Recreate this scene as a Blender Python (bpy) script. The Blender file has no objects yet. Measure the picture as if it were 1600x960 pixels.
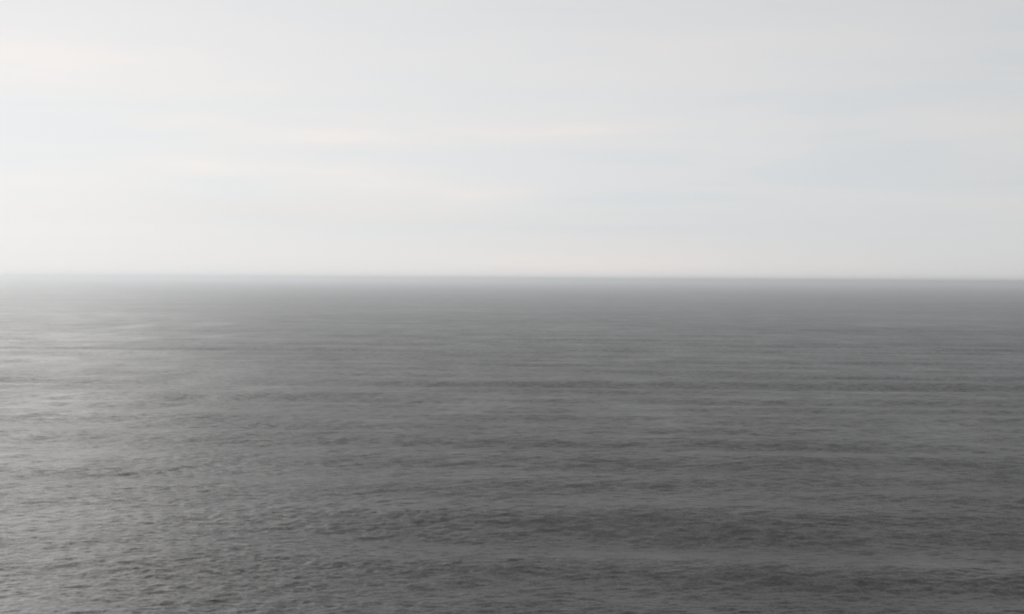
import bpy, math
import numpy as np
from mathutils import Vector, Euler

scene = bpy.context.scene
R = math.radians

# ------------------------------------------------------------------ camera
# A cliff-top view: 70 m above an open sea, looking along +Y, 43 mm lens.
CAM_H = 70.0
LENS = 43.2
cam_data = bpy.data.cameras.new("camera")
cam_data.lens = LENS
cam_data.sensor_width = 36.0
cam_data.clip_start = 0.1
cam_data.clip_end = 200000.0
cam = bpy.data.objects.new("camera", cam_data)
scene.collection.objects.link(cam)
cam.location = (0.0, 0.0, CAM_H)
CAM_PITCH = 1.34          # degrees below the horizontal
CAM_ROLL = 0.36           # the horizon sinks a little to the right
cam.rotation_euler = (Euler((R(90.0 - CAM_PITCH), 0, 0)).to_matrix()
                      @ Euler((0, 0, R(CAM_ROLL))).to_matrix()).to_euler()
scene.camera = cam

# ------------------------------------------------------------------ world
SUN_AZ = -49.0            # degrees, negative = left of the view axis
SUN_EL = 24.0
sun_dir = Vector((math.sin(R(SUN_AZ)) * math.cos(R(SUN_EL)),
                  math.cos(R(SUN_AZ)) * math.cos(R(SUN_EL)),
                  math.sin(R(SUN_EL))))
SKY_STRENGTH = 0.1

world = bpy.data.worlds.new("World")
scene.world = world
world.use_nodes = True
wt = world.node_tree
wt.nodes.clear()


class Graph:
    """Small helper that writes node maths as expressions."""
    def __init__(self, tree):
        self.t = tree

    def node(self, kind, **kw):
        n = self.t.nodes.new(kind)
        for k, v in kw.items():
            setattr(n, k, v)
        return n

    def put(self, sock, v):
        if isinstance(v, bpy.types.NodeSocket):
            self.t.links.new(v, sock)
        else:
            sock.default_value = v

    def m(self, op, a, b=0.0, c=None, clamp=False):
        n = self.node("ShaderNodeMath", operation=op, use_clamp=clamp)
        self.put(n.inputs[0], a)
        self.put(n.inputs[1], b)
        if c is not None:
            self.put(n.inputs[2], c)
        return n.outputs[0]

    def v(self, op, a, b=None):
        n = self.node("ShaderNodeVectorMath", operation=op)
        self.put(n.inputs[0], a)
        if b is not None:
            if op == "SCALE":
                self.put(n.inputs["Scale"], b)
            else:
                self.put(n.inputs[1], b)
        return n.outputs["Value"] if op in ("DOT_PRODUCT", "LENGTH") else n.outputs["Vector"]

    def xyz(self, x, y, z):
        n = self.node("ShaderNodeCombineXYZ")
        for s, q in zip(n.inputs, (x, y, z)):
            self.put(s, q)
        return n.outputs[0]

    def sep(self, a):
        n = self.node("ShaderNodeSeparateXYZ")
        self.put(n.inputs[0], a)
        return n.outputs

    def noise(self, vec, scale, detail=4.0, rough=0.55, color=False, dist=0.0):
        n = self.node("ShaderNodeTexNoise", noise_dimensions="3D")
        self.put(n.inputs["Vector"], vec)
        n.inputs["Scale"].default_value = scale
        n.inputs["Detail"].default_value = detail
        n.inputs["Roughness"].default_value = rough
        n.inputs["Distortion"].default_value = dist
        return n.outputs["Color"] if color else n.outputs["Fac"]


g = Graph(wt)
tc = g.node("ShaderNodeTexCoord")
d = g.v("NORMALIZE", tc.outputs["Generated"])
dx, dy, dz = g.sep(d)
az = g.m("MULTIPLY", g.m("ARCTAN2", dx, dy), 180.0 / math.pi)
el = g.m("MULTIPLY", g.m("ARCSINE", dz), 180.0 / math.pi)

# thin cloud sheet, seen as streaks stretched along the horizon
up = g.m("MAXIMUM", dz, 0.0)
inv = g.m("DIVIDE", 1.0, g.m("ADD", up, 0.045))
pu = g.m("MULTIPLY", dx, inv)
pv = g.m("MULTIPLY", dy, inv)
sheet = g.xyz(g.m("MULTIPLY", pu, 0.55), g.m("MULTIPLY", pv, 1.3), 3.7)
streak = g.m("SUBTRACT", g.noise(sheet, 0.55, 5.0, 0.5, dist=0.4), 0.5)
veil = g.m("SUBTRACT", g.noise(g.xyz(g.m("MULTIPLY", pu, 0.4), g.m("MULTIPLY", pv, 0.9), 9.1),
                               0.35, 3.0, 0.5), 0.5)
# the streaks fade out towards the hazy horizon
low = g.m("MULTIPLY", el, 0.2, clamp=True)
streak = g.m("MULTIPLY", streak, low)
veil = g.m("MULTIPLY", veil, low)
# wobble for the single bands
wob = g.m("SUBTRACT", g.noise(g.xyz(g.m("MULTIPLY", az, 0.16), g.m("MULTIPLY", el, 0.5), 1.3),
                              1.0, 4.0, 0.6), 0.5)
el_w = g.m("ADD", el, g.m("MULTIPLY", wob, 0.9))
az_w = g.m("ADD", az, g.m("MULTIPLY", wob, 4.0))


def band(x, y, w, h, amp, tilt=0.0):
    """One cloud band: azimuth, elevation and half-sizes in degrees."""
    u = g.m("DIVIDE", g.m("SUBTRACT", az_w, x), w)
    e = g.m("SUBTRACT", el_w, y)
    if tilt:
        e = g.m("SUBTRACT", e, g.m("MULTIPLY", g.m("SUBTRACT", az_w, x), tilt))
    q = g.m("DIVIDE", e, h)
    s = g.m("ADD", g.m("MULTIPLY", u, u), g.m("MULTIPLY", q, q))
    return g.m("MULTIPLY", g.m("EXPONENT", g.m("MULTIPLY", s, -1.0)), amp)


def total(items):
    s = items[0]
    for i in items[1:]:
        s = g.m("ADD", s, i)
    return s


warm = total([
    band(-9.5, 6.40, 6.5, 0.60, 1.0, -0.02),
    band(1.0, 6.85, 4.2, 0.45, 1.3),
    band(-1.2, 3.95, 3.2, 0.50, 1.2),
    band(-7.0, 4.7, 3.4, 0.75, 0.8),
    band(-14.5, 5.1, 3.0, 0.50, 0.8),
    band(-15.5, 6.9, 2.2, 0.28, 0.8),
    band(4.0, 0.55, 12.0, 0.6, 1.2),
    band(-20.0, 9.6, 7.0, 0.6, 0.8, 0.03),
    band(9.0, 10.8, 9.0, 0.7, 0.6),
])
cool = total([
    band(15.5, 5.9, 3.2, 0.9, 1.8),
    band(13.0, 7.4, 5.0, 0.9, 0.7),
    band(-12.3, 4.1, 2.2, 0.42, 0.9, 0.04),
    band(-4.0, 5.6, 3.2, 0.42, 0.5),
    band(8.0, 3.7, 5.5, 0.22, 0.6),
    band(-9.5, 7.0, 3.6, 0.2, 0.5),
    band(5.5, 5.6, 5.5, 1.3, 0.6),
    band(-15.0, 6.3, 2.5, 0.22, 0.5),
    band(22.0, 9.0, 6.0, 1.0, 0.8),
    band(-4.0, 9.2, 8.0, 0.6, 0.5),
])
grey = total([
    band(-3.0, 2.7, 14.0, 0.7, 0.55),
    band(-12.0, 3.1, 5.0, 0.6, 0.5),
    band(10.0, 1.9, 9.0, 0.8, 0.3),
])
fibre = g.m("SUBTRACT", g.noise(g.xyz(g.m("MULTIPLY", az, 0.05), g.m("MULTIPLY", el_w, 0.55), 4.4),
                                1.3, 6.0, 0.62, dist=0.5), 0.5)
fibre = g.m("MULTIPLY", fibre, low)
warm = g.m("MULTIPLY", warm, g.m("ADD", 1.05, g.m("MULTIPLY", fibre, 1.6)))
cool = g.m("MULTIPLY", cool, g.m("ADD", 0.8, g.m("MULTIPLY", fibre, -2.0)))
warm = g.m("ADD", warm, g.m("ADD", g.m("MULTIPLY", streak, 3.5), g.m("MULTIPLY", fibre, 2.2)))
cool = g.m("ADD", cool, g.m("MULTIPLY", veil, -3.0))

# brightness of the overcast: brightest round the veiled sun, dim away from it
cosang = g.v("DOT_PRODUCT", d, tuple(sun_dir))
half = g.m("MULTIPLY", g.m("ADD", cosang, 1.0), 0.5)
glow = g.m("POWER", half, 2.0)
bright = g.m("ADD", 0.49, g.m("MULTIPLY", glow, 0.41))
# upper sky, out of view, dimmed to darken the sea, like a thinning veil
sky_falloff = g.m("SUBTRACT", 1.0, g.m("EXPONENT", g.m("DIVIDE", -0.60, g.m("ADD", up, 0.02))))
bright = g.m("MULTIPLY", bright, g.m("ADD", 0.25, g.m("MULTIPLY", sky_falloff, 0.77)))


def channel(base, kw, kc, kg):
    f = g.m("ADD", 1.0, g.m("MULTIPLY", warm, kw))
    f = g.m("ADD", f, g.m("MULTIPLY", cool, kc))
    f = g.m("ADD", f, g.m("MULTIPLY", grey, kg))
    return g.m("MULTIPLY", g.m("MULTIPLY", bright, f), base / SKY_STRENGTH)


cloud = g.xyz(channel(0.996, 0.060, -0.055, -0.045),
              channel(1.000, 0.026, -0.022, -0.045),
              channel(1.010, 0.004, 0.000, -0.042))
sky = g.node("ShaderNodeTexSky", sky_type="NISHITA")
sky.sun_disc = False
sky.sun_elevation = R(SUN_EL)
sky.sun_rotation = R(SUN_AZ)
sky.air_density = 1.0
sky.dust_density = 1.5
sky.ozone_density = 1.0
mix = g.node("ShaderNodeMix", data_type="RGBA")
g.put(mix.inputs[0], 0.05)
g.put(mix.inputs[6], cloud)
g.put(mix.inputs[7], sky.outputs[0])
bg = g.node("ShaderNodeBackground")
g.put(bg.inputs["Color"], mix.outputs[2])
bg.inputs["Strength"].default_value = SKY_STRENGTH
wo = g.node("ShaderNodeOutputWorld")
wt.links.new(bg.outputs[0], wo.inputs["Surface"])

# ------------------------------------------------------------------ sun
sun_data = bpy.data.lights.new("sun", "SUN")
sun_data.energy = 1.6
sun_data.angle = R(66.0)
sun_data.color = (1.0, 0.975, 0.945)
sun = bpy.data.objects.new("sun", sun_data)
scene.collection.objects.link(sun)
sun.rotation_euler = (-sun_dir).to_track_quat("-Z", "Y").to_euler()
sun.location = (sun_dir * 500.0)

# ------------------------------------------------------------------ exposure
vs = scene.view_settings
vs.view_transform = "Standard"
vs.look = "None"
vs.exposure = 0.0
vs.gamma = 1.0
vs.use_curve_mapping = False
scene.render.engine = "CYCLES"
scene.cycles.use_denoising = True
scene.cycles.volume_bounces = 8
scene.cycles.max_bounces = 10
scene.cycles.filter_width = 1.8
scene.cycles.sample_clamp_indirect = 6.0

# ------------------------------------------------------------------ sea
SEA_R = 42000.0


def sea_surface(x, y, spacing):
    """Height field: long swell rolling in towards the shore plus wind sea."""
    rng = np.random.default_rng(11)
    comps = []
    for k in range(9):                       # long swell
        comps.append((rng.uniform(48, 120), rng.normal(R(-90.5), R(2.8)), 0.027))
    for k in range(16):                      # short swell
        comps.append((rng.uniform(32, 75), rng.normal(R(-89), R(14)), 0.008))
    for k in range(26):                      # wind sea
        comps.append((math.exp(rng.uniform(math.log(8), math.log(28))),
                      rng.normal(R(-82), R(32)), 0.0105))
    for k in range(60):                      # chop
        comps.append((math.exp(rng.uniform(math.log(1.5), math.log(6))),
                      rng.normal(R(-80), R(42)), 0.017))
    z = np.zeros_like(x)
    patch = np.ones_like(x)
    for l1, l2 in ((310, 190), (170, 260), (95, 140), (560, 420)):
        a0, b0, tw = rng.uniform(0, 6.28, 3)
        u = x * math.cos(0.3 * tw) + y * math.sin(0.3 * tw)
        v = y * math.cos(0.3 * tw) - x * math.sin(0.3 * tw)
        patch += 0.15 * np.sin(6.283 * u / l1 + a0) * np.sin(6.283 * v / l2 + b0)
    patch = np.clip(patch, 0.4, 1.45)
    for lam, th, slope in comps:
        k = 2 * math.pi / lam
        a = slope / k
        kx, ky = k * math.cos(th), k * math.sin(th)
        ph = rng.uniform(0, 2 * math.pi)
        fade = np.clip((lam / spacing - 2.2) / 2.5, 0.0, 1.0).astype(np.float32)
        use = np.flatnonzero(fade > 0)
        if use.size == 0:
            continue
        i1 = use[-1] + 1                     # rows are ordered by distance
        p = kx * x[:i1] + ky * y[:i1] + ph
        # sharpened crests, flat troughs
        w = np.sin(p)
        w = w + (0.30 if lam > 60 else 0.18) * np.cos(2 * p)
        if lam > 30:                         # wave groups come and go
            e1, e2 = rng.uniform(0, 6.28, 2)
            l1, l2 = rng.uniform(350, 900), rng.uniform(250, 600)
            w *= 0.75 + 0.75 * np.sin(6.283 * x[:i1] / l1 + e1) * np.sin(6.283 * y[:i1] / l2 + e2)
        else:                                # gusts and lulls
            w *= patch[:i1]
        z[:i1] += (a * fade[:i1])[:, None] * w
    return z


def build_sea():
    # polar sheet: closely spaced rings and spokes over the stretch in view,
    # wider ones round the back
    fine = np.linspace(-30.0, 30.0, 1081)
    coarse = np.linspace(30.0, 330.0, 76)[1:-1]
    ang = np.radians(np.concatenate([fine, coarse]))
    inner = np.linspace(8.0, 190.0, 24)[:-1]
    outer = 1.0 / np.linspace(1 / 190.0, 1 / SEA_R, 1020)
    rad = np.concatenate([inner, outer])
    nr, na = len(rad), len(ang)
    x = (rad[:, None] * np.sin(ang)[None, :])
    y = (rad[:, None] * np.cos(ang)[None, :])
    spacing = np.maximum(np.gradient(rad), rad * R(0.0556))
    spacing[:len(inner)] = 8.0
    z = sea_surface(x, y, spacing)
    co = np.stack([x, y, z], axis=-1).reshape(-1, 3).astype(np.float32)
    centre = np.array([[0, 0, 0]], dtype=np.float32)
    co = np.concatenate([co, centre])
    ci = nr * na
    i = np.arange(nr - 1)[:, None] * na
    j = np.arange(na)[None, :]
    jn = (j + 1) % na
    quads = np.stack([i + j, i + jn, i + na + jn, i + na + j], axis=-1).reshape(-1, 4)[:, ::-1]
    jj = np.arange(na)
    tris = np.stack([np.full(na, ci), (jj + 1) % na, jj], axis=-1)[:, ::-1]
    tris = tris[:, ::-1]
    nq, nt = len(quads), len(tris)
    loops = np.concatenate([quads.ravel(), tris.ravel()]).astype(np.int32)
    starts = np.concatenate([np.arange(nq) * 4, nq * 4 + np.arange(nt) * 3]).astype(np.int32)
    me = bpy.data.meshes.new("sea")
    me.vertices.add(len(co))
    me.vertices.foreach_set("co", co.ravel())
    me.loops.add(len(loops))
    me.loops.foreach_set("vertex_index", loops)
    me.polygons.add(nq + nt)
    me.polygons.foreach_set("loop_start", starts)
    me.polygons.foreach_set("use_smooth", np.ones(nq + nt, dtype=bool))
    me.update(calc_edges=True)
    me.validate()
    # make sure the sheet faces the sky
    n = me.polygons[nq // 2].normal
    if n.z < 0:
        me.flip_normals()
    ob = bpy.data.objects.new("sea", me)
    scene.collection.objects.link(ob)
    return ob


def sea_material():
    mat = bpy.data.materials.new("sea_water")
    mat.use_nodes = True
    t = mat.node_tree
    t.nodes.clear()
    s = Graph(t)
    geo = s.node("ShaderNodeNewGeometry")
    P = geo.outputs["Position"]
    N = geo.outputs["Normal"]
    px, py, pz = s.sep(P)
    flat = s.xyz(s.m("MULTIPLY", px, 0.6), py, 0.0)

    def slopes(vec, scale, detail, rough, amp):
        c = s.noise(vec, scale, detail, rough, color=True)
        c = s.v("SUBTRACT", c, (0.5, 0.5, 0.5))
        return s.v("SCALE", c, amp)

    rip = slopes(flat, 0.36, 3.0, 0.65, 0.85)          # wavelets of a few metres
    rip2 = slopes(s.xyz(px, py, 5.0), 1.3, 2.0, 0.6, 0.6)    # ripples
    # gusts: broad patches where the ripples are stronger or weaker
    gust = s.noise(s.xyz(px, s.m("MULTIPLY", py, 0.55), 2.0), 0.022, 4.0, 0.6)
    wide = s.noise(s.xyz(s.m("MULTIPLY", px, 0.5), s.m("MULTIPLY", py, 0.8), 7.0), 0.004, 3.0, 0.55)
    gust = s.m("ADD", -0.35, s.m("ADD", s.m("MULTIPLY", gust, 1.6), s.m("MULTIPLY", wide, 1.1)))
    gust = s.m("MAXIMUM", gust, 0.15)

    # a smooth slick far out on the left
    def slick(cx, cy, rx, ry):
        a = s.m("DIVIDE", s.m("SUBTRACT", px, cx), rx)
        b = s.m("DIVIDE", s.m("SUBTRACT", py, cy), ry)
        q = s.m("ADD", s.m("MULTIPLY", a, a), s.m("MULTIPLY", b, b))
        return s.m("EXPONENT", s.m("MULTIPLY", q, -1.0))
    sl = s.m("ADD", slick(-441, 1820, 33, 80), slick(-525, 1715, 25, 55))
    calm = s.m("SUBTRACT", 1.0, s.m("MULTIPLY", sl, 0.45), clamp=True)
    amp = s.m("MULTIPLY", gust, calm)
    pert = s.v("SCALE", s.v("ADD", rip, rip2), amp)
    ex, ey, ez = s.sep(pert)
    nn = s.v("NORMALIZE", s.v("ADD", N, s.xyz(ex, ey, 0.0)))

    bsdf = s.node("ShaderNodeBsdfPrincipled")
    bsdf.inputs["Base Color"].default_value = (0.020, 0.0185, 0.017, 1)
    rg = s.m("ADD", 0.415, s.m("MULTIPLY", s.m("SUBTRACT", amp, 0.95), 0.16))
    s.put(bsdf.inputs["Roughness"], s.m("MAXIMUM", rg, 0.25))
    bsdf.inputs["IOR"].default_value = 1.333
    t.links.new(nn, bsdf.inputs["Normal"])
    out = s.node("ShaderNodeOutputMaterial")
    t.links.new(bsdf.outputs[0], out.inputs["Surface"])
    return mat


sea = build_sea()
sea.data.materials.append(sea_material())
sea["kind"] = "structure"
sea["label"] = "calm grey open sea with low swell lines up to the horizon"
sea["category"] = "sea"

# ------------------------------------------------------------------ haze
HAZE_DENSITY = 1.0 / 6800.0
hx = SEA_R + 500.0
zb, zt = -4.0, CAM_H + 12.0
me = bpy.data.meshes.new("haze")
me.from_pydata([(-hx, -hx, zb), (hx, -hx, zb), (hx, hx, zb), (-hx, hx, zb),
                (-hx, -hx, zt), (hx, -hx, zt), (hx, hx, zt), (-hx, hx, zt)], [],
               [(3, 2, 1, 0), (4, 5, 6, 7), (0, 1, 5, 4), (1, 2, 6, 5), (2, 3, 7, 6), (3, 0, 4, 7)])
hm = bpy.data.materials.new("sea_haze")
hm.use_nodes = True
ht = hm.node_tree
ht.nodes.clear()
pvn = ht.nodes.new("ShaderNodeVolumePrincipled")
pvn.inputs["Color"].default_value = (0.955, 0.979, 1.0, 1)
pvn.inputs["Density"].default_value = HAZE_DENSITY
pvn.inputs["Anisotropy"].default_value = 0.6
ho = ht.nodes.new("ShaderNodeOutputMaterial")
ht.links.new(pvn.outputs[0], ho.inputs["Volume"])
me.materials.append(hm)
haze = bpy.data.objects.new("haze", me)
scene.collection.objects.link(haze)
haze["kind"] = "stuff"
haze["label"] = "pale sea haze that softens the horizon"
haze["category"] = "haze"
